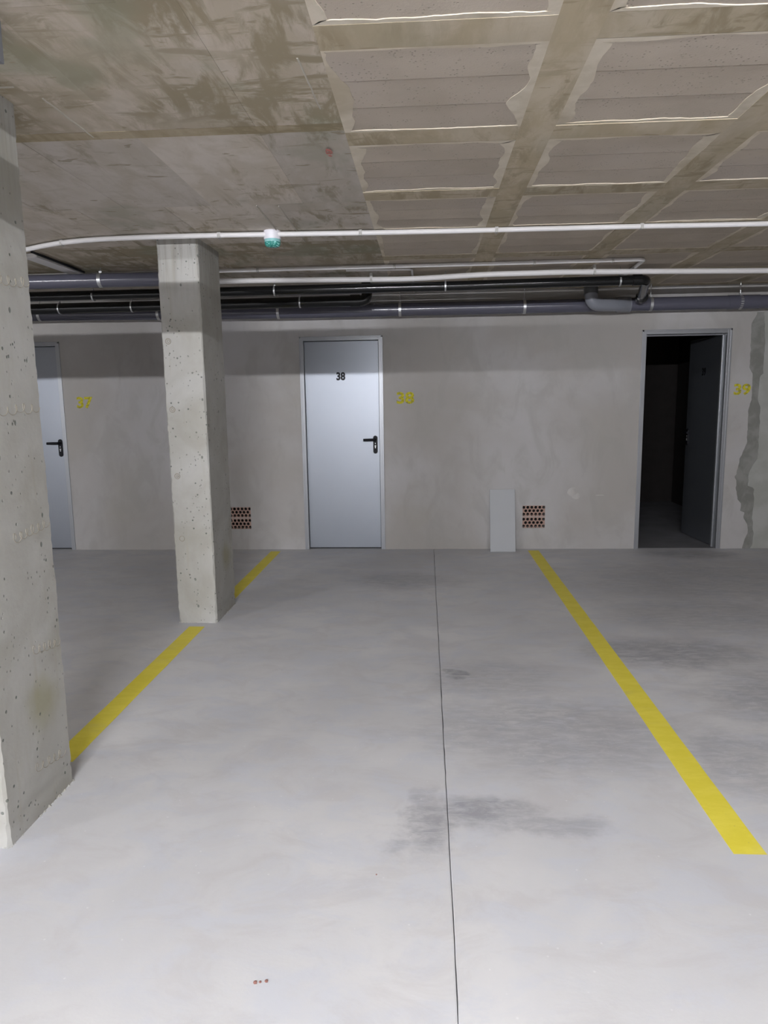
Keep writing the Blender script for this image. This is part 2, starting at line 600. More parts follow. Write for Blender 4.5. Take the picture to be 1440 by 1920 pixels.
def build_walls():
    T = 0.14
    holes = [(a, b, 0, ZD) for a, b in DOORS.values()] + [(a, b, VZ[0], VZ[1]) for a, b in VENTS]
    xs = sorted({XL, XR} | {h[0] for h in holes} | {h[1] for h in holes})
    zs = sorted({0, ZB} | {h[2] for h in holes} | {h[3] for h in holes})
    solid = lambda xm, zm: not any(h[0] < xm < h[1] and h[2] < zm < h[3] for h in holes) and XL < xm < XR and 0 < zm < ZB
    mb = MB()
    for i in range(len(xs) - 1):
        for j in range(len(zs) - 1):
            x0, x1, z0, z1 = xs[i], xs[i + 1], zs[j], zs[j + 1]
            xm, zm = (x0 + x1) / 2, (z0 + z1) / 2
            if not solid(xm, zm):
                continue
            mb.add([(x0, W, z0), (x1, W, z0), (x1, W, z1), (x0, W, z1)], [(0, 1, 2, 3)])
            mb.add([(x0, W + T, z0), (x1, W + T, z0), (x1, W + T, z1), (x0, W + T, z1)], [(3, 2, 1, 0)])
            for (ok, q) in ((i and solid((xs[i - 1] + x0) / 2, zm), [(x0, W, z0), (x0, W, z1), (x0, W + T, z1), (x0, W + T, z0)]),
                            (i < len(xs) - 2 and solid((x1 + xs[i + 2]) / 2, zm), [(x1, W, z0), (x1, W + T, z0), (x1, W + T, z1), (x1, W, z1)]),
                            (j and solid(xm, (zs[j - 1] + z0) / 2), [(x0, W, z0), (x0, W + T, z0), (x1, W + T, z0), (x1, W, z0)]),
                            (j < len(zs) - 2 and solid(xm, (z1 + zs[j + 2]) / 2), [(x0, W, z1), (x1, W, z1), (x1, W + T, z1), (x0, W + T, z1)])):
                if not ok:
                    mb.add(q, [(0, 1, 2, 3)])
    me = bpy.data.meshes.new('wall_back')
    me.from_pydata(mb.v, [], mb.f)
    bm = bmesh.new()
    bm.from_mesh(me)
    bmesh.ops.remove_doubles(bm, verts=bm.verts, dist=1e-5)
    bmesh.ops.recalc_face_normals(bm, faces=bm.faces)
    bm.to_mesh(me)
    bm.free()
    me.materials.append(MAT['wall'])
    wall = tag(link('wall_back', me), 'plastered grey concrete wall with the storage doors', None, None, 'structure')
    t = .15
    for nm, b, m, lab in (
            ('wall_left', (XL - t, XL, YB - t, YF, 0, ZB), 'wall', 'plain concrete wall closing the garage on the left'),
            ('wall_right', (XR, XR + t, YB - t, YF, 0, ZB), 'wall', 'plain concrete wall closing the garage on the right'),
            ('wall_front', (XL, XR, YB - t, YB, 0, ZB), 'wall', 'plain concrete wall across the aisle facing the doors'),
            ('wall_storage_back', (XL, XR, YF, YF + t, 0, ZB), 'storage_brick_shade', 'unlit rear wall of the storage rooms'),
            ('wall_storage_left', (1.62, 1.72, W + 0.14, YF, 0, ZB), 'storage_brick_shade', 'dark partition inside the open storage room'),
            ('floor_storage', (1.72, 3.4, W + .02, YF, -.03, .0015), 'storage_floor_shade', 'floor of the open storage room with its shade put into the colour'),
            ('wall_storage_right', (3.4, 3.5, W + 0.14, YF, 0, ZB), 'storage_brick_shade', 'dark partition behind the open door leaf')):
        tag(MB().box(*b).build(nm, m), lab, None, None, 'structure')
    # irregular seam of damp mortar and the newer render beside it
    Lp = [(3.020, 2.19), (2.985, 2.14), (2.962, 2.08), (2.968, 1.90), (2.970, 1.69), (3.001, 1.645), (3.007, 1.40), (2.983, 1.33), (2.989, 1.00), (2.955, .92), (2.935, .86), (2.910, .71), (2.891, .69), (2.915, .655), (2.918, .57), (2.933, .48), (2.976, .43), (2.965, .36), (3.017, .40), (3.0, .30), (3.045, .23), (3.05, .15), (3.025, .09), (3.006, .0)]
    Rp = [(3.066, 2.19), (3.092, 1.95), (3.092, 1.64), (3.066, 1.62), (3.06, 1.40), (3.088, 1.34), (3.095, .86), (3.07, .82), (3.025, .74), (3.019, .60), (3.079, .58), (3.087, .45), (3.08, .30), (3.10, .16), (3.099, .04), (3.076, .0)]

    def interp(P, z):
        for i in range(len(P) - 1):
            (x0, z0), (x1, z1) = P[i], P[i + 1]
            if min(z0, z1) <= z <= max(z0, z1) and abs(z0 - z1) > 1e-6:
                return x0 + (x1 - x0) * (z - z0) / (z1 - z0)
        return P[-1][0]

    N = 120
    zs2 = [2.19 * (1 - i / N) + .001 for i in range(N + 1)]
    for nm, mt, fa, fb, th in (('mortar_seam', 'mortar', lambda z: interp(Lp, z) + noise.noise((0, 0, z * 25)) * .008, lambda z: interp(Rp, z) + .012, .002),
                               ('render_patch', 'render', lambda z: interp(Rp, z) + noise.noise((3, 0, z * 18)) * .01, lambda z: 3.9, .004)):
        mb = MB()
        for z in zs2:
            a, b = fa(z), fb(z)
            mb.add([(a, W + .001, z), (a + .003, W - th, z), (b, W - th, z), (b, W + .001, z)], [])
        for i in range(N):
            for j in range(3):
                mb.f.append((i * 4 + j, i * 4 + j + 1, (i + 1) * 4 + j + 1, (i + 1) * 4 + j))
        mb.build(nm, mt, wall)
    # blob of plaster and trowel ridge
    for (cx, cz, rx, rz, h, s) in ((1.395, .555, .050, .045, .014, 1), (1.43, .515, .045, .03, .007, 4), (1.655, .522, .045, .006, .004, 7)):
        mb = MB()
        n = 18
        vs = [(cx, W - h, cz)]
        for ring, (q, hh) in enumerate(((.55, .8), (1, -.1))):
            for k in range(n):
                a = 2 * math.pi * k / n
                j = 1 + .22 * noise.noise((math.cos(a) * 1.6 + s, math.sin(a) * 1.6, s))
                vs.append((cx + rx * q * j * math.cos(a), W - h * hh, cz + rz * q * j * math.sin(a)))
        fs = [(0, 1 + k, 1 + (k + 1) % n) for k in range(n)] + [(1 + k, 1 + n + k, 1 + n + (k + 1) % n, 1 + (k + 1) % n) for k in range(n)]
        mb.add(vs, fs).build('plaster_lump', 'lump', wall, None, True)
    return wall


WALL = build_walls()


# ------------------------------------------------------------------ setting: ceiling
def build_ceiling():
    c = MB().box(XL, XR, YB, YF, ZB, ZB + .25).build('ceiling', 'board')
    tag(c, 'board-marked concrete ceiling with ribs and block infill', None, None, 'structure')
    # solid zone: imprints of the formwork panels, each a hair higher or lower than the next
    rows = [1.0, 1.92, 2.755, 2.83, 3.79, 4.66, 5.56, 6.30, W]
    for r in range(len(rows) - 1):
        y0, y1 = rows[r], rows[r + 1]
        xs = [-.2985]
        if r == 4:
            xs += [-.755, -.865]
        elif r == 2:
            xs += [-1.6, -3.2, -4.8]
        elif r % 2:
            xs += [-.62]
        while xs[-1] > -4.6:
            xs.append(xs[-1] - .47 + random.uniform(-.015, .015))
        for i in range(len(xs) - 1):
            x1, x0 = xs[i], xs[i + 1]
            dz = [0.0, .0010, .0018, .0006][(i * 3) % 4] + .0009 * r
            MB().box(x0 + .0006, x1 - (.0006 if i else 0), y0 + .0012, y1 - .0015, ZC + dz, ZB).build('formwork_panel', 'seam' if r == 2 else 'board' if r < 2 or r == 5 else 'board_pale', c)
    # fins of concrete squeezed out between panels
    for (xa, ya, xb, yb) in ((-.865, 3.80, -.872, 4.33), (-.753, 3.82, -.758, 4.66), (-.372, 2.25, -.36, 2.62), (-1.62, 2.35, -1.30, 2.36), (-1.255, 2.45, -1.25, 2.80)):
        P = []
        n = 14
        for k in range(n + 1):
            t = k / n
            P.append((xa + (xb - xa) * t + noise.noise((k * .7, xa * 9, 0)) * .003, ya + (yb - ya) * t, ZC + .0012))
        MB().tube(P, [.0032 + .001 * noise.noise((k * .9, ya, 3)) for k in range(n + 1)], 6).build('concrete_fin', 'fin', c)
    # ribbed zone
    MX, MY = 0.785, 0.775
    cx = [-.30 + MX * i for i in range(5)]
    cy = [1.44 + MY * i for i in range(7)]
    BW, BD = .655, .635
    x_edges = [-.305] + cx[1:] + [cx[-1] + MX]
    # long ribs along the depth
    for i in range(5):
        xa, xb = cx[i] + BW, cx[i] + MX
        MB().box(xa, xb, 1.0, W, ZC - .0005 * (i % 3), ZB).build('long_rib', 'rib', c)
    for i in range(5):
        for j in range(8):
            ya = cy[j - 1] + BD if j else 1.0
            yb = cy[j] if j < 7 else W
            MB().box(cx[i], cx[i] + BW, ya + .001, yb - .001, ZC + .001 * ((i + j) % 3) - .001, ZB).build('cross_rib', 'rib', c)
    bm_ = MB().box(0, BW, 0, BD / 3 - .0085, 0, .012).mesh('infill_block')
    bm_.materials.append(MAT['block'])
    for i in range(5):
        for j in range(7):
            for k in range(3):
                link('infill_block', bm_, c, (cx[i], cy[j] + k * BD / 3 + .002, ZC + .0014 + .0010 * k))
            # rim of cement paste that ran out over the edge of the blocks
            n = 34
            mb = MB()
            outer, inner = [], []
            per = []
            for s in range(4):
                m = n if s % 2 == 0 else n - 4
                for q in range(m):
                    t = q / m
                    per.append([(t, 0), (1, t), (1 - t, 1), (0, 1 - t)][s] + (s,))
            for (u, v, s) in per:
                x, y = cx[i] + u * BW, cy[j] + v * BD
                f1 = noise.noise((x * 5.5 + 3.1 * j, y * 5.5, i * 2.3))
                f2 = noise.noise((x * 26, y * 26, j * 1.7))
                f3 = noise.noise((x * 70, y * 70, j))
                dpt = [.016, .040, .016, .036][s]
                if j >= 4:
                    dpt *= .6
                d = max(.003, dpt * (1 + 1.25 * f1) + .005 * f2 + .003 * f3)
                X = min(max(x, cx[i] + 0), cx[i] + BW)
                px = min(max(u * BW, d), BW - d) if s in (0, 2) else None
                if s == 0:
                    ix, iy = px, d
                elif s == 2:
                    ix, iy = px, BD - d
                elif s == 1:
                    ix, iy = BW - d, min(max(v * BD, d * .6), BD - d * .6)
                else:
                    ix, iy = d, min(max(v * BD, d * .6), BD - d * .6)
                outer.append((x, y))
                inner.append((cx[i] + ix, cy[j] + iy))
            N = len(outer)
            zl = ZC + .0008
            vs = [(x, y, zl) for x, y in outer] + [(x, y, zl) for x, y in inner] + [(x, y, ZB) for x, y in inner]
            fs = []
            for k in range(N):
                k2 = (k + 1) % N
                fs += [(k, k2, N + k2, N + k), (N + k, N + k2, 2 * N + k2, 2 * N + k)]
            me = bpy.data.meshes.new('cement_rim')
            me.from_pydata(vs, [], fs)
            me.materials.append(MAT['paste'])
            link('cement_rim', me, c)
    # red spray mark
    mb = MB()
    vs = [(-.385, 3.035, ZC - .0065)] + [(-.385 + .014 * (1 + .3 * noise.noise((k, 2, 2))) * math.cos(k * .5236), 3.035 + .05 * (1 + .3 * noise.noise((k * .8, 5, 2))) * math.sin(k * .5236), ZC - .0065) for k in range(12)]
    mb.add(vs, [(0, 1 + k, 1 + (k + 1) % 12) for k in range(12)]).build('paint_mark', 'red', c)
    return c


CEIL = build_ceiling()


# ------------------------------------------------------------------ columns
def build_column(x0, x1, y0, y1, label, seed):
    base = empty('concrete_column', ((x0 + x1) / 2, (y0 + y1) / 2, 0))
    tag(base, label, 'column', 'concrete columns on the bay line')
    hx, hy = (x1 - x0) / 2, (y1 - y0) / 2
    zs = [0.0]
    while zs[-1] < ZB - .02:
        zs.append(zs[-1] + .018)
    zs.append(ZB)
    zg = min(range(len(zs)), key=lambda i: abs(zs[i] - .075))
    sg = 5     # points along each side between corners
    ring_n = None
    vs, fs = [], []
    for i, z in enumerate(zs):
        ring = []
        ins = .003 if i == zg else 0
        for cidx, (sx, sy) in enumerate(((-1, -1), (1, -1), (1, 1), (-1, 1))):
            ch = .007 + .006 * max(-.8, noise.noise((cidx * 7.1 + seed, z * 9, 1.5))) + .012 * max(0, noise.noise((cidx * 3.3 + seed, z * 4.5, 8.5)) - .25) + .0065 * noise.noise((cidx + seed, z * 33, 4)) + .004 * noise.noise((cidx * 2 + seed, z * 75, 9))
            if z < .12:
                ch += .01 * (1 - z / .12) * (0.5 + noise.noise((cidx, z * 40, seed)))
            ch = max(.002, ch)
            bx, by = sx * (hx - ins), sy * (hy - ins)
            a, b = (bx, by - sy * ch), (bx - sx * ch, by)
            ring += [a, b] if cidx in (0, 2) else [b, a]
        # order: corner(-,-): a=(x,-y+ch) then b ; go counter-clockwise starting left-bottom
        R8 = ring
        full = []
        for k in range(8):
            p, q = R8[k], R8[(k + 1) % 8]
            full.append(p)
            if k % 2 == 1:
                for s in range(1, sg):
                    t = s / sg
                    x, y = p[0] + (q[0] - p[0]) * t, p[1] + (q[1] - p[1]) * t
                    f = .0012 * noise.noise((x * 9, y * 9, z * 7 + seed))
                    L = math.hypot(x, y)
                    full.append((x * (1 + f / L), y * (1 + f / L)))
        ring_n = len(full)
        vs += [(x, y, z) for x, y in full]
    for i in range(len(zs) - 1):
        for k in range(ring_n):
            k2 = (k + 1) % ring_n
            fs.append((i * ring_n + k, i * ring_n + k2, (i + 1) * ring_n + k2, (i + 1) * ring_n + k))
    fs.append(tuple(reversed(range(ring_n))))
    fs.append(tuple(range((len(zs) - 1) * ring_n, len(zs) * ring_n)))
    MB().add(vs, fs).build('shaft', 'column', base, None, True)
    # crumbly grout fillet at the foot
    mb = MB()
    rg = random.Random(seed)
    for k in range(150):
        side, t = rg.randrange(4), rg.uniform(-1, 1)
        x, y = [(t * hx, -hy), (hx, t * hy), (-t * hx, hy), (-hx, -t * hy)][side]
        r = rg.choice((.002, .003, .004, .004, .007))
        q = [(x + r * rg.uniform(.6, 1.6) * math.cos(a + k), y + r * rg.uniform(.6, 1.6) * math.sin(a + k), 0) for a in (0, 1.3, 2.5, 3.8, 5.0)]
        mb.add(q + [(x * .997, y * .997, r * rg.uniform(.5, 1.3))], [(i, (i + 1) % 5, 5) for i in range(5)])
    tag(mb.build('foot_grout', 'column', base), None, None, None, 'stuff')
    return base


COL_A = build_column(-1.633, -1.377, 2.068, 2.493, 'concrete column with looping spiral marks and an olive stain near its foot', 3)
COL_B = build_column(-1.650, -1.392, 4.472, 4.93, 'pitted concrete column with round tie marks standing between two lengths of line', 11)
cb = COL_B.location
for (x, z) in ((-1.611, 1.83), (-1.610, 1.406), (-1.604, .981), (-1.597, .571)):
    mb = MB()
    mb.torus((x - cb.x, 4.472 - cb.y, z), .017, .0022, 'Y', 22, 6)
    if z != .571:
        mb.torus((x - cb.x + .001, 4.472 - cb.y, z), .008, .0018, 'Y', 16, 6)
    mb.build('tie_mark', 'loop', COL_B, None, True)
ca = COL_A.location
for (ya, za, yb, zb, n) in ((2.10, 1.83, 2.475, 1.86, 9), (2.08, 1.42, 2.47, 1.435, 8), (2.25, 1.0, 2.47, 1.02, 6), (2.30, .595, 2.47, .57, 5), (2.25, .18, 2.44, .145, 5)):
    mb = MB()
    P = []
    m = n * 16
    for k in range(m + 1):
        t = k / m
        a = t * n * 2 * math.pi
        wob = .75 + .4 * noise.noise((t * n * 1.3, za * 5, 0))
        P.append((-1.377 + .0002 - ca.x, ya + (yb - ya) * t + .019 * wob * math.cos(a) - ca.y, za + (zb - za) * t + .021 * wob * math.sin(a)))
    mb.tube(P, .0013, 5)
    mb.build('spiral_mark', 'loop', COL_A, None, True)


# ------------------------------------------------------------------ doors
def build_door(num, n, label, angle=0.0):
    x0, x1 = DOORS[num]
    d = tag(empty('door_%d' % n, ((x0 + x1) / 2, W, 0)), label, None, None, 'structure')
    hw = (x1 - x0) / 2
    fw, fd = .028, .105
    # folded steel frame: two jambs and a head, each with a proud face and a stop
    for s in (-1, 1):
        mb = MB()
        a, b = sorted((s * hw, s * (hw - fw)))
        mb.box(a, b, -.006, fd, 0, ZD)
        a, b = sorted((s * (hw - fw), s * (hw - fw - .012)))
        mb.box(a, b, .075, fd, 0, ZD - fw)
        a, b = sorted((s * (hw + .012), s * (hw - .004)))
        mb.box(a, b, -.008, .002, 0, ZD + .012)
        mb.build('jamb', 'frame', d, None, False, .0015)
    mb = MB().box(-hw + fw, hw - fw, -.006, fd, ZD - fw, ZD).box(-hw + fw, hw - fw, .075, fd, ZD - fw - .012, ZD - fw).box(-hw - .012, hw + .012, -.008, .002, ZD - .004, ZD + .012)
    mb.build('frame_head', 'frame', d, None, False, .0015)
    # leaf, hinged on the right for the open door
    lw = 2 * (hw - fw) - .006
    hinge = hw - fw - .003
    if angle:
        piv = (hinge, .090, 0)
    else:
        piv = (hinge, .030, 0)
    leaf = MB().box(-lw, 0, 0, .04, .012, ZD - fw - .004).build('leaf', 'leaf', d, piv, False, .002)
    leaf.rotation_euler = (0, 0, -angle)
    # lever handle on a long plate
    px = -lw + .045 if angle else -.042
    dirx = 1 if angle else -1
    hz = 1.075
    mb = MB()
    prof = []
    for k in range(9):
        a = math.pi * k / 8
        prof.append((.0215 * math.cos(a), hz + .017 + .0215 * math.sin(a)))
    for k in range(9):
        a = math.pi + math.pi * k / 8
        prof.append((.0215 * math.cos(a), hz - .115 + .0215 * math.sin(a)))
    m = len(prof)
    vs = [(px + x, 0, z) for x, z in prof] + [(px + x * .93, -.009, hz - .05 + (z - hz + .05) * .985) for x, z in prof]
    fs = [tuple(range(m, 2 * m))] + [(k, (k + 1) % m, m + (k + 1) % m, m + k) for k in range(m)]
    mb.add(vs, fs)
    mb.build('handle_plate', 'black_plastic', leaf)
    path = bend_path([(px, -.005, hz), (px, -.05, hz), (px + dirx * .112, -.05, hz - .001)], .016, 5)
    MB().tube(path, .0125, 10).build('lever', 'black_plastic', leaf, None, True)
    mb = MB().lathe([(.0075, 0), (.0075, -.0035)], 14, (px, -.0085, hz - .062), 'Y').box(px - .004, px + .004, -.012, -.008, hz - .083, hz - .062)
    mb.box(px - .0025, px + .0025, -.0115, -.008, hz - .043, hz - .032)
    mb.build('lock_cylinder', 'zinc', leaf)
    if num != 37:
        me = text_mesh(str(num), .078, .086, .0012, .045)
        me.materials.append(MAT['number_black'])
        link('door_number', me, leaf, (-lw / 2 - .052, -.0002, 1.642))
    if not angle:
        MB().box(-hw + fw, hw - fw, .05, .09, 0, .010).build('threshold_gap_shade', 'dark_gap', d)  # dark strip standing in for the shade under the leaf
    else:
        for z in (.25, 1.0, 1.75):
            MB().tube([(0, 0, z), (0, 0, z + .1)], .008, 10).build('hinge', 'frame', d, (hinge + .002, .088, 0), True)
    return d


build_door(37, 1, 'grey steel storage door with a black lever, partly behind the column')
build_door(38, 2, 'closed grey steel storage door marked 38 in black')
build_door(39, 3, 'steel storage door standing open on a dark room', math.radians(87))

# yellow stencilled numbers on the plaster
for s, x, z, wd, h, lab in (('37', -3.412, 1.412, .162, .112, 'yellow stencilled bay number beside the steel door half hidden by the column'),
                            ('38', -.280, 1.412, .168, .112, 'yellow stencilled bay number on bare plaster beside the closed numbered door'),
                            ('39', 2.842, 1.448, .152, .104, 'yellow stencilled bay number between the open door and the damp mortar seam')):
    me = text_mesh(s, h, wd, .0012, .035)
    me.materials.append(MAT['spray'])
    o = link('stencilled_number', me, None, (x, W - .0001, z))
    tag(o, lab, 'painted number', 'yellow bay numbers on the wall')

# ------------------------------------------------------------------ perforated vent bricks
def build_vent(x0, x1, label):
    root = tag(empty('vent', ((x0 + x1) / 2, W, VZ[0])), label, 'vent', 'perforated brick vents in the wall')
    wd = x1 - x0
    hb = .100
    cw, chh, rr = wd / 5.65, hb / 3, .0142
    for b in range(2):
        z0 = .001 + b * (hb + .016)
        mb = MB()
        for row in range(3):
            nn = 5 if row == 1 else 6
            x = -wd / 2 + (cw * .325 if row == 1 else -.175 * cw)
            zc = z0 + (row + .5) * chh
            if row == 1:
                for (a, c_) in ((-wd / 2, x), (x + 5 * cw, wd / 2)):
                    mb.add([(a, 0, zc - chh / 2), (c_, 0, zc - chh / 2), (c_, 0, zc + chh / 2), (a, 0, zc + chh / 2)], [(0, 1, 2, 3)])
            for k in range(nn):
                xc = x + (k + .5) * cw
                lo, hi = max(xc - cw / 2, -wd / 2), min(xc + cw / 2, wd / 2)
                S = 12
                per, cir = [], []
                for q in range(S):
                    a = 2 * math.pi * (q + .5) / S
                    ca_, sa = math.cos(a), math.sin(a)
                    t = 1 / max(abs(ca_) / (cw / 2), abs(sa) / (chh / 2))
                    per.append((min(max(xc + ca_ * t, lo), hi), 0, zc + sa * t))
                    cir.append((min(max(xc + rr * ca_, lo + .001), hi - .001), zc + rr * sa))
                vs = per + [(p[0], .0, p[1]) for p in cir] + [(p[0], .014, p[1]) for p in cir]
                # square the corners of the cell
                fs = []
                for q in range(S):
                    q2 = (q + 1) % S
                    fs += [(q, q2, S + q2, S + q), (S + q, S + q2, 2 * S + q2, 2 * S + q)]
                mb.add(vs, fs)
                for (sx, sz) in ((-1, -1), (1, -1), (1, 1), (-1, 1)):
                    cxn = lo if sx < 0 else hi
                    czn = zc + sz * chh / 2
                    near = sorted(range(S), key=lambda q: (per[q][0] - cxn) ** 2 + (per[q][2] - czn) ** 2)[:2]
                    mb.add([per[near[0]], per[near[1]], (cxn, 0, czn)], [(0, 1, 2)])
        me = bpy.data.meshes.new('perforated_brick')
        me.from_pydata(mb.v, [], mb.f)
        me.materials.append(MAT['brick'])
        link('perforated_brick', me, root, (0, .004 + .001 * b, 0))
    MB().box(-wd / 2, wd / 2, .006, .12, hb + .001, hb + .017).build('mortar_joint', 'brick_joint', root)
    MB().box(-wd / 2, wd / 2, .118, .13, .0, VZ[1] - VZ[0]).build('shade_backing', 'dark_gap', root)  # near-black sheet standing in for the shade inside the holes
    return root


build_vent(*VENTS[0], 'two perforated terracotta bricks set as a vent beside the pitted column')
build_vent(*VENTS[1], 'two perforated terracotta bricks set as a vent beside the leaning board')

# ------------------------------------------------------------------ leaning board
th = math.atan2(.125, .585)
bd = MB().box(0, .240, 0, .012, 0, .598).build('leaning_board', 'board_grey', None, (.607, 6.700, .0005), False, .0015)
bd.rotation_euler = (-th, 0, 0)
tag(bd, 'narrow light grey board leaning against the wall beside the vent', 'board')

# ------------------------------------------------------------------ parking lines
def line(x, y0, y1, wd, label):
    mb = MB()
    n = max(4, int((y1 - y0) / .05))
    vs, fs = [], []
    for k in range(n + 1):
        y = y0 + (y1 - y0) * k / n
        a = x - wd / 2 + .0015 * noise.noise((y * 6, x, 0))
        b = x + wd / 2 + .0015 * noise.noise((y * 6, x, 5))
        vs += [(a, y, 0.0002), (a + .001, y, .0011), (b - .001, y, .0011), (b, y, .0002)]
    for k in range(n):
        for j in range(3):
            fs.append((k * 4 + j, k * 4 + j + 1, k * 4 + 5 + j, k * 4 + 4 + j))
    mb.add(vs, fs)
    o = mb.build('parking_line', 'line')
    tag(o, label, 'floor marking', 'yellow parking bay lines')


line(-1.503, 2.63, 4.392, .104, 'yellow painted line between the two concrete columns')
line(-1.478, 5.0, 6.74, .098, 'yellow painted line from the pitted column to the wall near door 38')
line(1.022, 2.123, 6.76, .104, 'long yellow painted line running out from beside the leaning board')


# ------------------------------------------------------------------ pipes and conduits
def clamp(parent, x, y, z, r, wd=.022, rod=True, mat='zinc', axis='X'):
    c = MB().lathe([(r + .0005, -wd / 2), (r + .003, -wd / 2), (r + .003, wd / 2), (r + .0005, wd / 2)], 20, (x, y, z), axis).build('pipe_clamp', mat, parent, None, True)
    MB().box(x - wd * .4, x + wd * .4, y - .009, y + .009, z + r, z + r + .016).build('clamp_lug', mat, c)
    if rod and z + r + .012 < ZC:
        MB().tube([(x, y, z + r + .010), (x, y, ZC - .0014)], .004, 8).build('threaded_rod', mat, c)


def clip(parent, x, y, r, z):
    mb = MB().box(x - .008, x + .008, y - r - .004, y + r + .004, z - r - .003, z + r * .3).box(x - .011, x + .011, y - .011, y + .011, z + r * .3, ZC - .0014)
    mb.build('conduit_clip', 'clip_grey', parent, None, False, .002)


def coupler(parent, a, b, r, mat):
    MB().tube([a, b], r, 18).build('coupling', mat, parent, None, True)


# main drain along the door wall
wz = lambda x: 2.264 + max(0, -1.2 - x) * .011
dp = MB().tube([(x, 6.690, wz(x)) for x in (-5.5, -4, -3, -2, -1.2, 0, 1.2, 2.2, 4.5)], .0595, 24).build('drain_pipe', 'grey_pvc', None, None, True)
tag(dp, 'long grey plastic drain pipe hung along the top of the door wall', 'pipe')
for x in (-3.62, -2.48, -1.354, -.233, .890, 2.008, 2.787):
    clamp(dp, x, 6.690, wz(x), .0595, .024)
coupler(dp, (1.71, 6.69, wz(1.7)), (1.83, 6.69, wz(1.8)), .067, 'light_grey_pvc')
coupler(dp, (2.68, 6.69, wz(2.7)), (2.95, 6.69, wz(2.9)), .0625, 'grey_pvc')
# branch: dark socket from the ceiling, pale elbow sweeping into the collar
br = MB().tube(bend_path([(1.445, 6.52, 2.345), (1.445, 6.52, 2.252), (1.70, 6.60, 2.252), (1.79, 6.66, 2.256)], .085, 8), .0560, 20).build('branch_elbow', 'light_grey_pvc', dp, None, True)
MB().tube([(1.445, 6.54, ZC - .006), (1.445, 6.525, 2.335)], .061, 20).build('elbow_socket', 'dark_grey_pvc', br, None, True)

# black pipe
bp = MB().tube(bend_path([(-5.5, 5.80, 2.318), (0.2, 5.80, 2.325), (1.70, 5.80, 2.338), (1.885, 6.555, 2.30)], .06, 6), .0375, 20).build('black_pipe', 'black_pipe', None, None, True)
tag(bp, 'long glossy black pipe under the ceiling bending back to the drain pipe', 'pipe')
for x in (-2.683, -1.199, .156, 1.501):
    clamp(bp, x, 5.80, 2.321 + .010 * (x + 1) / 2.5, .0375, .012)
MB().tube([(1.60, 5.80, 2.337), (1.665, 5.80, 2.3378)], .043, 18).build('coupling', 'black_pipe', bp, None, True)
MB().tube([(1.874, 6.48, 2.303), (1.886, 6.565, 2.299)], .052, 18).build('coupling', 'black_pipe', bp, None, True)

bp2 = MB().tube(bend_path([(-5.5, 6.25, 2.275), (-.50, 6.25, 2.292), (-.499, 6.25, ZC - .002)], .05, 6), .046, 20).build('black_pipe', 'black_pipe', None, None, True)
tag(bp2, 'shorter black pipe ending in an upward elbow just above the drain pipe', 'pipe')
for x in (-3.2, -2.55, -1.075):
    clamp(bp2, x, 6.25, 2.275 + .017 * (x + 5.5) / 5, .046, .012)
MB().tube([(-.64, 6.25, 2.2915), (-.56, 6.25, 2.2918)], .052, 18).build('coupling', 'black_pipe', bp2, None, True)

gp = MB().tube(bend_path([(-5.5, 5.30, 2.355), (-1.74, 5.30, 2.347), (-1.72, 5.30, ZC - .0016)], .05, 6), .0505, 24).build('drain_pipe', 'grey_pvc', None, None, True)
tag(gp, 'shiny grey plastic drain pipe running between the two concrete columns under the ceiling', 'pipe')
clamp(gp, -2.385, 5.30, 2.350, .0505, .026)

# white conduits
def conduit(pts, r, label, clips, zc, n=8, bend=None, extra=None):
    path = bend_path(pts, bend, 6) if bend else smooth_path(pts, n)
    o = MB().tube(path, r, 12).build('conduit', 'white_conduit', None, None, True)
    tag(o, label, 'conduit', 'white conduits on the ceiling')
    for (x, y) in clips:
        clip(o, x, y, r, zc)
    return o


z1 = ZC - .018
c1 = conduit([(-2.95, 4.86, z1), (-2.70, 4.68, z1), (-2.518, 4.558, z1), (-2.192, 4.400, z1), (-1.829, 4.335, z1), (-1.245, 4.330, z1), (-.305, 4.377, z1), (.631, 4.399, z1), (1.246, 4.409, z1), (1.979, 4.434, z1), (4.5, 4.47, z1)], .0145,
             'white conduit crossing the ceiling past the round detector', ((-2.214, 4.41), (-1.215, 4.332), (-.381, 4.373), (.417, 4.394), (1.255, 4.409)), z1)
z2 = ZC - .0158
c2 = conduit([(-3.5, 5.47, z2), (-1.5, 5.465, z2), (.5, 5.455, z2), (1.578, 5.440, z2), (1.60, 5.80, z2), (1.62, 6.50, z2 - .005)], .0140, 'thin white conduit that bends back sharply above the black pipe', ((-1.252, 5.463), (-.229, 5.458), (.794, 5.452), (1.353, 5.445)), z2, bend=.05)
c2b = MB().tube(bend_path([(-.60, 5.57, z2), (-.103, 5.60, z2), (-.100, 6.80, z2)], .035, 5), .009, 10).build('conduit_branch', 'white_conduit', c2, None, True)
z3 = 2.387
K3 = (z3 - CAM_H) / (2.418 - CAM_H)
c3 = conduit([(x * K3, y * K3, z3) for x, y in ((-3.5, 5.90), (-1.691, 5.885), (-1.024, 5.918), (-.423, 5.975), (-.076, 5.985), (.430, 5.880), (.845, 5.860), (1.259, 5.866), (2.708, 6.015), (4.5, 6.15))], .0205,
             'thick white conduit drifting across the ceiling above the black pipe', ((-.440 * K3, 5.975 * K3), (1.321 * K3, 5.868 * K3)), z3)

# flat trunking and black cable at the left
tr = MB().box(-2.665, -2.565, 4.76, 5.40, ZC - .028, ZC - .0004).build('cable_trunking', 'white_conduit', None, None, False, .003)
tag(tr, 'flat pale cable trunking with a black cable beside the tall column head', 'trunking')
MB().tube([(-2.545, 4.66, ZC - .012), (-2.55, 5.2, ZC - .012), (-2.556, 5.40, ZC - .012)], .0085, 8).build('cable', 'black_plastic', tr, None, True)

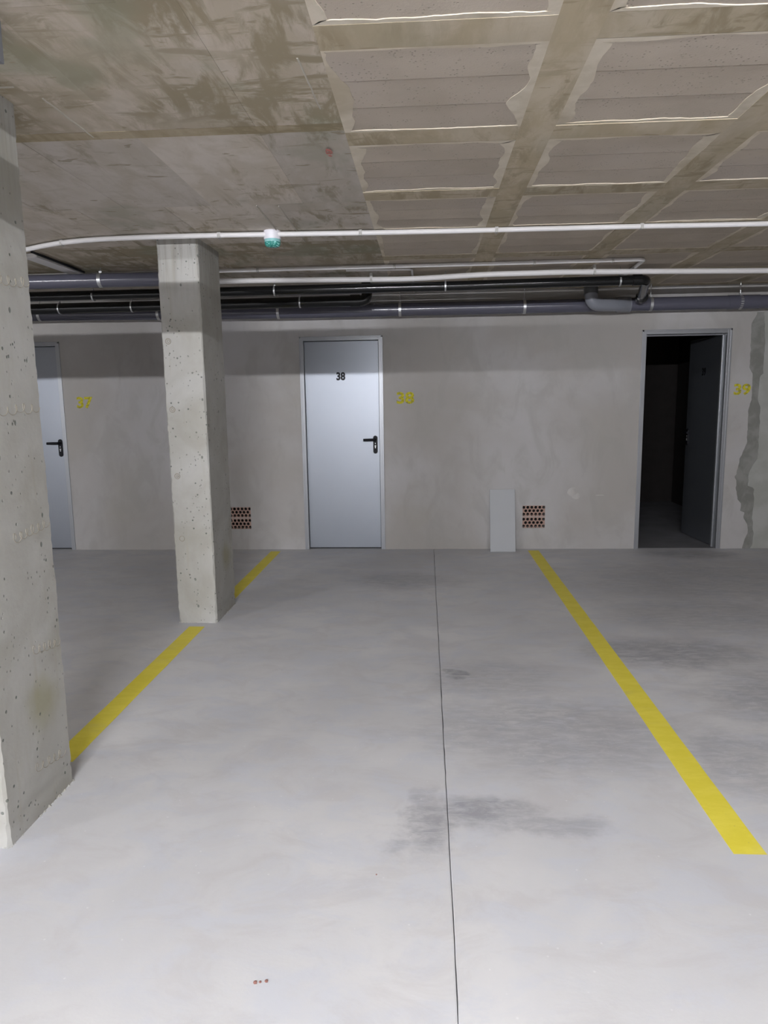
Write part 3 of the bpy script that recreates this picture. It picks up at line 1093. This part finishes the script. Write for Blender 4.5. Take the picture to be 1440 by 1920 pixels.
# round detector
dt = tag(empty('ceiling_detector', (-.905, 4.365, ZC)), 'small round white ceiling detector with a teal lens on the conduit', 'detector')
MB().lathe([(.049, 0.012), (.050, -.004), (.0505, -.040), (.049, -.044)], 32).build('housing', 'white_plastic', dt, None, True)
ln = MB().lathe([(.0475, -.044), (.0475, -.060)], 32).build('lens_band', 'lens2', dt, None, True)
MB().lathe([(.047, -.060), (.045, -.076), (.036, -.085), (.015, -.089)], 32).build('lens', 'lens', dt, None, True)

# metal box hung at the ceiling next to the left column
bx = tag(empty('ceiling_box', (-1.24, 1.95, ZC)), 'grey metal box fixed under the ceiling before the stained column', 'box')
MB().box(-.13, .118, -.08, .03, -.095, .013).build('body', 'box_grey', bx, None, False, .003)
MB().box(.118, .128, -.083, .033, -.103, .013).box(-.13, .118, -.083, .033, -.103, -.095).build('rim', 'box_edge', bx, None, False, .002)

# crumbs on the floor
for (x, y, s) in ((-.436, 1.556, .006), (-.424, 1.559, .004), (-.409, 1.562, .0055), (-.16, 1.98, .003)):
    mb = MB()
    bm = bmesh.new()
    bmesh.ops.create_icosphere(bm, subdivisions=1, radius=s)
    for v in bm.verts:
        v.co *= 1 + .3 * noise.noise(v.co * 300 + Vector((x * 9, y, 0)))
        v.co.z *= .5
    me = bpy.data.meshes.new('brick_crumb')
    bm.to_mesh(me)
    bm.free()
    me.materials.append(MAT['crumb'])
    tag(link('brick_crumb', me, None, (x, y, s * .42)), 'tiny red-brown crumb lying on the concrete floor', 'crumb', 'crumbs on the floor')


# ------------------------------------------------------------------ lamps along the aisle behind the camera, and an unseen pipe added to shade the wall
def lamp(x, y, power, label, L=1.5):
    root = tag(empty('tube_lamp', (x, y, ZB)), label, 'lamp', 'tube lamps along the aisle ceiling')
    MB().box(-L / 2 - .03, L / 2 + .03, -.03, .03, -.08, 0).build('lamp_housing', 'white_plastic', root, None, False, .003)
    for s in (-1, 1):
        MB().box(s * (L / 2 + .015) - .012, s * (L / 2 + .015) + .012, -.012, .012, -.108, -.078).build('tube_holder', 'white_plastic', root)
    me = MB().tube([(-L / 2, 0, -.095), (L / 2, 0, -.095)], .008, 12).mesh('tube')
    m = MAT['glow'].copy()
    m.node_tree.nodes['Principled BSDF'].inputs['Emission Strength'].default_value = power * LAMP
    me.materials.append(m)
    link('tube', me, root, None, True)
    return root


lamp(-.55, -1.8, 380, 'tube lamp on the aisle ceiling just beyond the hung elbow pipe')
lamp(1.5, -.5, 85, 'tube lamp on the aisle ceiling in line with the long yellow line')
lamp(-6.3, -1.8, 250, 'tube lamp on the aisle ceiling far to the side of the columns')
shade_pipe = MB().tube(bend_path([(-8.9, 1.1, 2.208), (-.28, 1.1, 2.208), (-.28, 1.1, ZC - .0016)], .09, 8), .07, 20).build('drain_pipe', 'grey_pvc', None, None, True)  # unseen pipe, placed and sized to cast the wall's dark band
tag(shade_pipe, 'unseen grey pipe added in front of the lamps to shade the wall', 'pipe')
for x in (-6.5, -4.5, -2.4, -.6):
    clamp(shade_pipe, x, 1.1, 2.208, .07)
